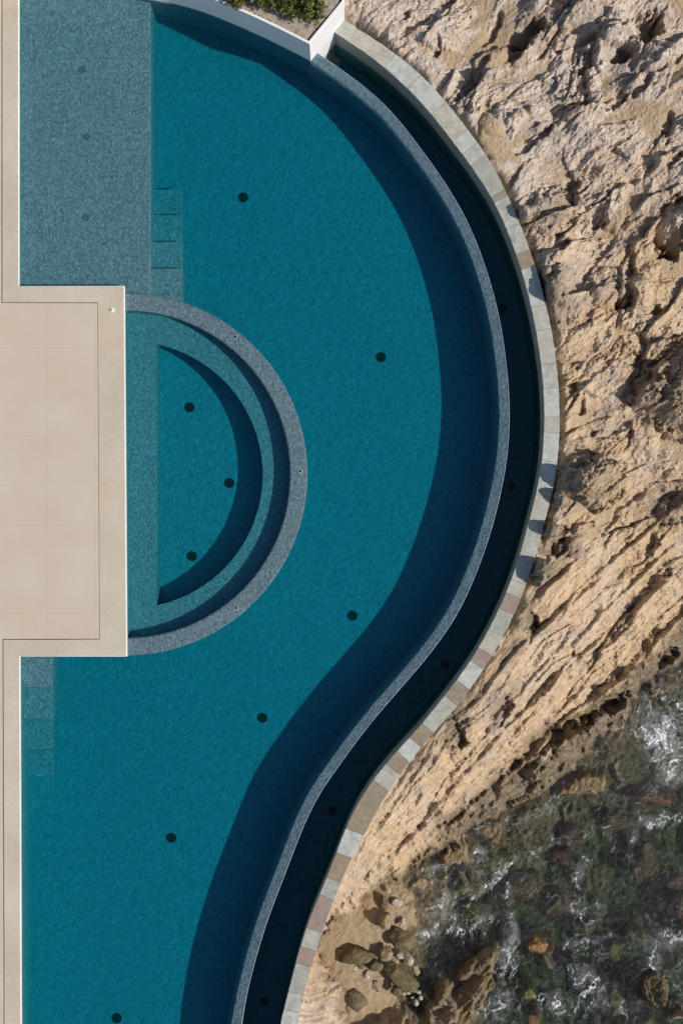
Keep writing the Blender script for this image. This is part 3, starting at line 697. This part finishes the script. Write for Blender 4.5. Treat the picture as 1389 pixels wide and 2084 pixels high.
c = r_.mix(r_.ramp(n_big, [(.52, .0), (.70, .55)]), c, (.29, .255, .25))
c = r_.mix(r_.ramp(r_.noise(2.1, 5, .6), [(.56, .0), (.72, .42)]), c, (.46, .32, .14))
c = r_.mix(r_.ramp(n_f, [(.38, .45), (.55, .0)]), c, (.19, .12, .07))
c = r_.mix(r_.ramp(r_.noise(3.2, 7, .72, r_.mapv((1, 5, 1.5), math.radians(45))), [(.36, .55), (.47, .0)]), c, (.22, .14, .08))
sand = r_.ramp(r_.noise(45, 4, .8), [(.3, (.33, .235, .145)), (.7, (.50, .375, .24))])
c = r_.mix(sp_.outputs[1], c, sand)
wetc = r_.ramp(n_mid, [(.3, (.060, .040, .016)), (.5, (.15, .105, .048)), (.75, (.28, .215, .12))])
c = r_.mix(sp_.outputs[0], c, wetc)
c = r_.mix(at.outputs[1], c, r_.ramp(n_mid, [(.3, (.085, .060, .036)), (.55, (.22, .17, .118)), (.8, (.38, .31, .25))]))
r_.col(c)
ro = r_.math('SUBTRACT', .85, r_.math('MULTIPLY', sp_.outputs[0], .35)); r_.l.new(ro, r_.b.inputs['Roughness'])
hgt = r_.math('ADD', r_.math('MULTIPLY', n_mid, 1.0), r_.math('ADD', r_.math('MULTIPLY', r_.noise(14, 6, .7, vm), .5), r_.math('MULTIPLY', n_f, .25)))
r_.bump(hgt, .75, .07)
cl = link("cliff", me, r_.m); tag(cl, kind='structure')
# ------------------------------------------------------------------ sea
sw = water("sea_water", (.66, .35, .45), .08, 11, .7, .08)
su = axis(640, 1400, 3.2, 500, 9000, 1.12); sv = axis(1250, 2100, 3.2, -3000, 8000, 1.12)
SU, SV = np.meshgrid(su, sv); sxx, syy = SU / 100, SV / 100
kz = (HC - SEA) / HC
SZ = SEA + (.035 * fbm(sxx * 1.3, syy * 1.6, 3, 201) + .022 * ridged(sxx * 2.4, syy * 2.4, 4, 202)) * np.exp(-np.maximum(0, np.hypot(SU - 1100, SV - 1800) - 900) / 900)
FO = [(940, 1742, 60, 14, -12, 1.0), (885, 1765, 36, 10, 25, .9), (975, 1735, 22, 10, 10, 1), (905, 1840, 32, 46, 0, .75), (960, 1880, 48, 12, 20, 1), (870, 1900, 34, 12, 20, .9), (890, 1870, 30, 30, 0, .6), (1345, 1500, 44, 60, 20, 1.3), (1370, 1560, 36, 44, 0, 1.1), (1010, 1785, 60, 9, 45, .9), (1100, 1730, 60, 10, 35, .6),
      (1035, 1820, 10, 46, 0, .7), (1040, 1900, 18, 60, 8, .8), (1025, 1950, 26, 36, 20, .8), (1190, 1915, 50, 14, 10, .7), (1190, 1850, 60, 22, 0, .55), (1195, 2010, 30, 60, 25, .8), (1130, 2040, 50, 30, 0, .6), (1020, 2040, 30, 44, -15, .7), (1350, 1915, 50, 30, 15, .75), (1330, 1960, 26, 50, 30, .6), (1330, 1670, 60, 14, 12, .7), (1290, 1700, 12, 46, -20, .5), (1240, 1700, 10, 50, 0, .45), (1180, 1770, 14, 44, -20, .6), (1100, 1650, 80, 14, 25, .6), (1240, 1480, 30, 50, 30, .3), (1000, 2060, 60, 30, 0, .5), (1150, 1600, 30, 12, 30, .4), (1270, 2050, 40, 20, 0, .5), (1220, 1560, 60, 60, 0, .25), (980, 1690, 60, 10, 22, .5), (1380, 1420, 40, 40, 30, .4)]
fo = .09 + .12 * fbm(sxx * 1.2, syy * 1.2, 3, 205)
fo = np.clip(fo, 0, .4)
for (u, v, a, b, g, s) in FO:
    du = SU - u; dv = SV - v; ca_ = math.cos(math.radians(g)); sa_ = math.sin(math.radians(g))
    r = np.hypot((du * ca_ - dv * sa_) / a, (du * sa_ + dv * ca_) / b)
    fo = np.maximum(fo, s * np.exp(-r ** 2 * .9))
# closed body: surface on top, flat bottom
me, used = grid_mesh("sea_water", (SU - 694.5) / 100 * kz, (1042 - SV) / 100 * kz, SZ, None, True, True)
fa = me.attributes.new('foam', 'FLOAT', 'POINT'); fa.data.foreach_set('value', fo.ravel()[used.ravel()])
bm = bmesh.new(); bm.from_mesh(me)
be = [e for e in bm.edges if e.is_boundary]
ex = bmesh.ops.extrude_edge_only(bm, edges=be)
for g in ex['geom']:
    if isinstance(g, bmesh.types.BMVert): g.co.z = SEA - 6
bmesh.ops.holes_fill(bm, edges=[e for e in bm.edges if e.is_boundary])
bmesh.ops.recalc_face_normals(bm, faces=bm.faces); bm.to_mesh(me); bm.free()
o = sw.node('ShaderNodeAttribute', attribute_name='foam')
vm = sw.mapv((1, 1, 1), .4)
wn1 = sw.noise(1.6, 3, .5); 
warp = sw.node('ShaderNodeVectorMath', operation='MULTIPLY_ADD')
nt = sw.node('ShaderNodeTexNoise'); nt.inputs['Scale'].default_value = 1.9; nt.inputs['Detail'].default_value = 4; sw.l.new(sw.co, nt.inputs['Vector'])
sw.l.new(nt.outputs['Color'], warp.inputs[0]); warp.inputs[1].default_value = (.55, .55, .55); sw.l.new(sw.co, warp.inputs[2])
v1 = sw.vor(3.3, 'DISTANCE_TO_EDGE', warp.outputs[0]); v2 = sw.vor(9, 'DISTANCE_TO_EDGE', warp.outputs[0])
stv = sw.node('ShaderNodeMapping', vector_type='TEXTURE'); stv.inputs['Scale'].default_value = (1.8, .75, 1); stv.inputs['Rotation'].default_value = (0, 0, math.radians(57)); sw.l.new(warp.outputs[0], stv.inputs[0])
n1 = sw.noise(2.2, 6, .6, stv.outputs[0]); rid = sw.math('ABSOLUTE', sw.math('SUBTRACT', n1, .5))
n2 = sw.noise(11, 6, .72, warp.outputs[0]); 
# threshold on thin ridges, wider where there is more foam
F = o.outputs['Fac']
l1 = sw.math('SUBTRACT', sw.math('MULTIPLY', F, .026), rid)
l2 = sw.math('SUBTRACT', sw.math('MULTIPLY', F, .022), v1)
l3 = sw.math('SUBTRACT', sw.math('MULTIPLY', F, .46), sw.math('ADD', n2, .02))
a1 = sw.ramp(sw.math('MULTIPLY_ADD', l1, 60, .5), [(.45, .0), (.85, 1.0)])
a2 = sw.ramp(sw.math('MULTIPLY_ADD', l2, 18, .5), [(.45, .0), (1, .8)])
a3 = sw.ramp(sw.math('MULTIPLY_ADD', l3, 6, .5), [(.45, .0), (1, .9)])
patch = sw.ramp(sw.noise(2.2, 4, .6), [(.44, .0), (.54, 1.0)])
fm = sw.math('MAXIMUM', sw.math('MULTIPLY', sw.math('MAXIMUM', a1, a2), patch), a3)
spk = sw.math('MULTIPLY', sw.ramp(sw.vor(22, 'F1', warp.outputs[0]), [(.07, 1.0), (.16, .0)]), sw.ramp(sw.noise(3, 3, .6), [(.50, .0), (.60, 1.0)]))  # white dots painted in for sun sparkle as well as foam flecks
fm = sw.math('MAXIMUM', fm, sw.math('MULTIPLY', spk, .9))
milk = sw.math('MULTIPLY', sw.ramp(F, [(.25, .0), (.9, .36)]), sw.ramp(sw.noise(5, 6, .7, warp.outputs[0]), [(.40, .0), (.62, 1.0)]))
fm = sw.math('MAXIMUM', fm, milk)
fm = sw.math('MULTIPLY', fm, sw.ramp(sw.noise(16, 4, .8), [(.36, .15), (.56, 1.0)]))
df = sw.node('ShaderNodeBsdfDiffuse'); df.inputs['Color'].default_value = (.85, .86, .86, 1); sw.l.new(sw.bp.outputs[0], df.inputs['Normal'])
mx2 = sw.node('ShaderNodeMixShader'); sw.l.new(fm, mx2.inputs[0]); sw.l.new(sw.mx.outputs[0], mx2.inputs[1]); sw.l.new(df.outputs[0], mx2.inputs[2])
sw.l.new(mx2.outputs[0], sw.n['Material Output'].inputs['Surface'])
tag(link("sea_water", me, sw.m), kind='structure')
# ------------------------------------------------------------------ loose rocks
def rockmat(name, dark, mid, light, rough=.8, spec=.3):
    a = M(name, rough, spec); vmp = a.mapv((1, 2.4, 1.6), .5)
    c = a.ramp(a.noise(7, 6, .65, vmp), [(.28, dark), (.5, mid), (.75, light)])
    c = a.mix(a.ramp(a.noise(40, 4, .7), [(.35, .3), (.6, .0)]), c, dark)
    a.col(c); a.bump(a.noise(18, 6, .75, vmp), .8, .05); return a.m
RM = {'olive': rockmat("olive_rock", (.06, .045, .02), (.155, .12, .06), (.30, .24, .14)),
      'tan': rockmat("tan_rock", (.20, .145, .075), (.34, .26, .155), (.48, .39, .27)),
      'pale': rockmat("pale_pebble", (.34, .27, .20), (.50, .42, .34), (.64, .56, .48)),
      'pink': rockmat("pinkish_rock", (.22, .145, .10), (.34, .25, .18), (.45, .36, .28)),
      'green': rockmat("algae_rock", (.06, .06, .012), (.15, .14, .035), (.25, .23, .08), .5, .5),
      'orange': rockmat("orange_rock", (.16, .075, .02), (.33, .175, .05), (.48, .30, .13), .4, .5),
      'brown': rockmat("brown_wet_rock", (.05, .030, .014), (.13, .08, .036), (.24, .16, .08), .4, .5),
      'red': rockmat("red_brown_wet_rock", (.05, .020, .012), (.13, .055, .03), (.20, .10, .06), .4, .5)}
ICO = {}
def ico(n):
    if n not in ICO:
        bm = bmesh.new(); bmesh.ops.create_icosphere(bm, subdivisions=n, radius=1)
        ICO[n] = (np.array([v.co[:] for v in bm.verts]), [tuple(v.index for v in f.verts) for f in bm.faces]); bm.free()
    return ICO[n]
def rock_thing(u, v, w, h, ang, z, hz, kind, label, seed, group, ang_shape=.5, name="boulder", cat="boulder"):
    """w,h: full size in photo pixels; z: ground level; hz: height of the rock"""
    zc = z + hz * .35; kk = (HC - zc) / HC; x0, y0, _ = P(u, v, zc)
    big = max(w, h); V0, F0 = ico(6 if big > 50 else 5 if big > 20 else 4); r = np.random.RandomState(seed)
    p = V0.copy()
    for _ in range(14 if ang_shape > .3 else 5):                       # planar chips
        n = r.normal(0, 1, 3); n /= np.linalg.norm(n); d = r.uniform(.60, .90)
        dd = p @ n - d; p = p - np.where(dd > 0, dd, 0)[:, None] * n * (.65 + .35 * ang_shape)
    nz = fbm(p[:, 0] * 1.3 + p[:, 2] * .7 + seed, p[:, 1] * 1.3 - p[:, 2] * .9, 3, seed) * .10
    n2 = ridged(p[:, 0] * 3.1 + p[:, 2] * 2.2, p[:, 1] * 6.5 + p[:, 2] * 2.3 + seed, 4, seed + 5) * .06 * ang_shape
    n3 = fbm(p[:, 0] * 9 + p[:, 2] * 7, p[:, 1] * 9 - p[:, 2] * 8, 3, seed + 9) * .022
    p = p * (1 + nz + n2 + n3)[:, None]
    p /= np.abs(p).max(0)
    p = p * np.array([w / 200 * kk, h / 200 * kk, hz * .62]); a = math.radians(ang); ca_, sa_ = math.cos(a), math.sin(a)
    p = np.c_[p[:, 0] * ca_ - p[:, 1] * sa_, p[:, 0] * sa_ + p[:, 1] * ca_, p[:, 2]]
    me = mesh(name, [tuple(q) for q in p], F0, True)
    o = link(name, me, RM[kind], None, (x0, y0, z + hz * .32)); tag(o, label, cat, group); return o
B = SEA + .35
beach_rocks = [
 (719, 1943, 96, 44, 4, .42, 'olive', "long flat olive slab lying on the sand beside the cliff foot"),
 (784, 1874, 27, 38, 0, .42, 'tan', "upright tan boulder alone on the sand casting a dark shadow"),
 (779, 1838, 20, 34, 5, .22, 'olive', "narrow mossy rock just above the upright tan boulder"),
 (819, 1911, 66, 50, -20, .36, 'olive', "broad dark olive boulder below the upright tan boulder"),
 (786, 1943, 31, 36, -15, .30, 'tan', "rounded tan boulder between the long slab and the broad olive boulder"),
 (816, 1989, 90, 42, -36, .36, 'olive', "large leaf shaped dark olive slab pointing to lower right"),
 (765, 1967, 32, 26, -10, .22, 'olive', "small grey olive block left of the leaf shaped slab"),
 (726, 2034, 40, 54, 25, .34, 'olive', "egg shaped olive boulder at the lower end of the beach"),
 (702, 2008, 24, 26, 0, .2, 'tan', "tan olive stone between the cliff and the egg shaped boulder"),
 (808, 1836, 27, 20, -15, .12, 'pale', "flat pale stone to the right of the mossy rock"),
 (818, 1877, 10, 22, -15, .14, 'pale', "thin white upright stone right of the tan boulder"),
 (766, 1891, 12, 8, -15, .09, 'pale', "tiny white stone in the shadow of the upright boulder"),
 (791, 1814, 12, 14, 0, .1, 'pale', "small pale stone highest up the beach"),
 (813, 1946, 16, 16, 0, .14, 'pale', "round pale stone touching the broad olive boulder"),
 (834, 1955, 16, 21, -10, .15, 'pale', "bright pale stone just above the leaf shaped slab"),
 (846, 1974, 14, 23, 25, .15, 'tan', "tan oval stone at the right edge of the sand"),
 (803, 1956, 20, 16, -30, .1, 'pink', "pinkish stone half hidden above the leaf shaped slab"),
 (734, 1966, 18, 13, 0, .12, 'olive', "dark small stone under the long flat slab"),
 (747, 1985, 14, 21, -20, .14, 'pale', "pale oval stone left of the leaf shaped slab"),
 (718, 1973, 23, 16, 10, .13, 'pale', "wide pale stone below the long flat slab"),
 (710, 1985, 9, 11, 0, .08, 'pale', "tiny pale pebble left of the two round pebbles"),
 (719, 1995, 17, 15, 20, .12, 'pale', "grey white pebble in the middle of the pebble cluster"),
 (732, 1996, 11, 12, 0, .09, 'pale', "round cream pebble beside the grey white pebble"),
 (730, 1985, 11, 8, -10, .08, 'pale', "flat cream pebble above the round cream pebble"),
 (700, 1970, 13, 12, 0, .1, 'pink', "pinkish pebble nearest the cliff under the slab"),
 (690, 1986, 11, 20, 10, .12, 'pale', "tall pale stone pressed against the cliff"),
 (700, 1994, 12, 12, 30, .1, 'pale', "pebble between the cliff and the pebble cluster"),
 (740, 2009, 26, 20, -20, .14, 'pink', "pinkish brown block below the pebble cluster"),
 (767, 2008, 19, 25, 10, .12, 'pink', "pinkish stone half buried in sand right of the brown block"),
 (806, 2016, 30, 22, 25, .2, 'olive', "olive stone below the leaf shaped slab"),
 (831, 2019, 9, 11, 0, .08, 'pale', "small bright pebble below the tip of the leaf shaped slab"),
 (821, 2022, 9, 8, 0, .07, 'pale', "leftmost tiny pebble in the row under the leaf shaped slab"),
 (851, 2019, 12, 9, -20, .08, 'pale', "flat pebble at the right end of the row"),
 (855, 2031, 10, 10, 30, .08, 'pale', "tiny round pebble just under the flat pebble"),
 (846, 2041, 13, 15, -20, .1, 'pale', "bright pebble lowest in the row"),
 (838, 2030, 8, 6, 0, .06, 'pink', "smallest pinkish pebble amid the row of pebbles"),
 (712, 2052, 26, 22, 40, .2, 'tan', "tan stone under the egg shaped boulder"),
 (752, 2000, 9, 7, 0, .06, 'pink', "tiny pinkish pebble between brown block and pale oval stone"),
 (693, 1868, 34, 26, 15, .2, 'tan', "pale tan rock half sunk at the cliff foot above the slab"),
]
for i, (u, v, w, h, a, hz, kd, lb) in enumerate(beach_rocks):
    small = max(w, h) < 27
    rock_thing(u, v, w * .98, h * .98, a, B - .04, hz * .95 if hz != .42 or kd != "tan" else .55, kd, lb, 100 + i, "pebbles on the beach" if small else "boulders on the beach", .5 if small else .8, "pebble" if small else "boulder", "pebble" if small else "boulder")
S = SEA - .55
sea_rocks = [
 (867, 1781, 32, 48, 12, .50, 'green', "green mossy rock where the foam meets the cliff"),
 (897, 1777, 32, 30, 0, .34, 'green', "submerged green rock right of the mossy rock"),
 (932, 1803, 40, 50, 10, .40, 'green', "large olive green stone under shallow foam"),
 (953, 1781, 20, 30, 20, .35, 'olive', "narrow grey stone touching the large olive green stone"),
 (957, 1845, 36, 34, 0, .36, 'green', "round green stone under milky water"),
 (936, 1852, 18, 22, 0, .28, 'olive', "small oval stone left of the round green stone"),
 (1002, 1838, 26, 32, 0, .34, 'green', "yellow green stone right of the round green stone"),
 (919, 1868, 16, 14, 0, .28, 'green', "smallest green stone in the milky shallows"),
 (1084, 1912, 58, 44, -8, .62, 'orange', "bright orange boulder standing out of the dark water"),
 (1113, 1925, 30, 34, 10, .46, 'orange', "smaller orange rock touching the bright orange boulder"),
 (1108, 1950, 50, 26, -35, .36, 'olive', "olive slab just below the orange boulders"),
 (1328, 2008, 58, 86, 12, .85, 'olive', "tall olive boulder ringed by foam near the lower right corner"),
 (1378, 2056, 48, 40, 20, .7, 'tan', "pale tan rock in the lower right corner"),
 (1068, 2014, 46, 62, 15, .55, 'green', "yellowish olive boulder right of the big ledge"),
 (1044, 1998, 22, 30, 0, .42, 'green', "small pale green rock leaning on the yellowish olive boulder"),
 (1072, 1801, 96, 60, 15, .30, 'brown', "wide brown rock below the surface in mid water"),
 (1158, 1697, 62, 54, 0, .30, 'red', "reddish submerged rock off the cliff"),
 (1138, 1742, 60, 40, 20, .28, 'red', "red brown submerged rock under the reddish one"),
 (1306, 1748, 62, 84, 10, .34, 'brown', "tall brown submerged rock in open water"),
 (1244, 1668, 64, 50, 0, .28, 'brown', "brown submerged rock between the reddish rocks"),
 (1325, 1614, 120, 44, -8, .42, 'red', "long reddish rock just under the bright foam"),
 (1384, 1862, 60, 104, 0, .42, 'brown', "dark brown rock at the right edge of the picture"),
 (1366, 1795, 50, 40, 0, .30, 'red', "reddish rock above the dark brown one at the edge"),
 (1130, 1835, 70, 64, 0, .30, 'brown', "dark round rock above the orange boulder"),
 (1185, 1880, 56, 44, 30, .32, 'olive', "grey olive rock right of the orange boulder"),
 (1245, 1930, 60, 50, 0, .26, 'green', "green submerged rock in the lower middle water"),
 (1180, 1975, 66, 46, 10, .30, 'brown', "brown rock under the white wash"),
 (1130, 2050, 56, 40, 0, .30, 'olive', "olive rock near the lower edge"),
 (1240, 2040, 60, 50, 20, .32, 'green', "dark green rock near the bottom edge"),
 (1080, 2065, 44, 36, 0, .36, 'orange', "orange brown stone at the bottom edge"),
 (1310, 2074, 50, 36, 0, .42, 'green', "mossy rock below the tall olive boulder"),
 (1015, 1985, 26, 34, 20, .4, 'brown', "brown stone against the side of the big ledge"),
 (1290, 1900, 44, 40, 0, .24, 'brown', "small brown submerged rock above the tall olive boulder"),
]
for i, (u, v, w, h, a, hz, kd, lb) in enumerate(sea_rocks):
    rock_thing(u, v, w, h, a, S - .12 * (u > 1000), hz + .22 + .14 * (u > 1000), kd, lb, 300 + i, "rocks in the sea", .7)
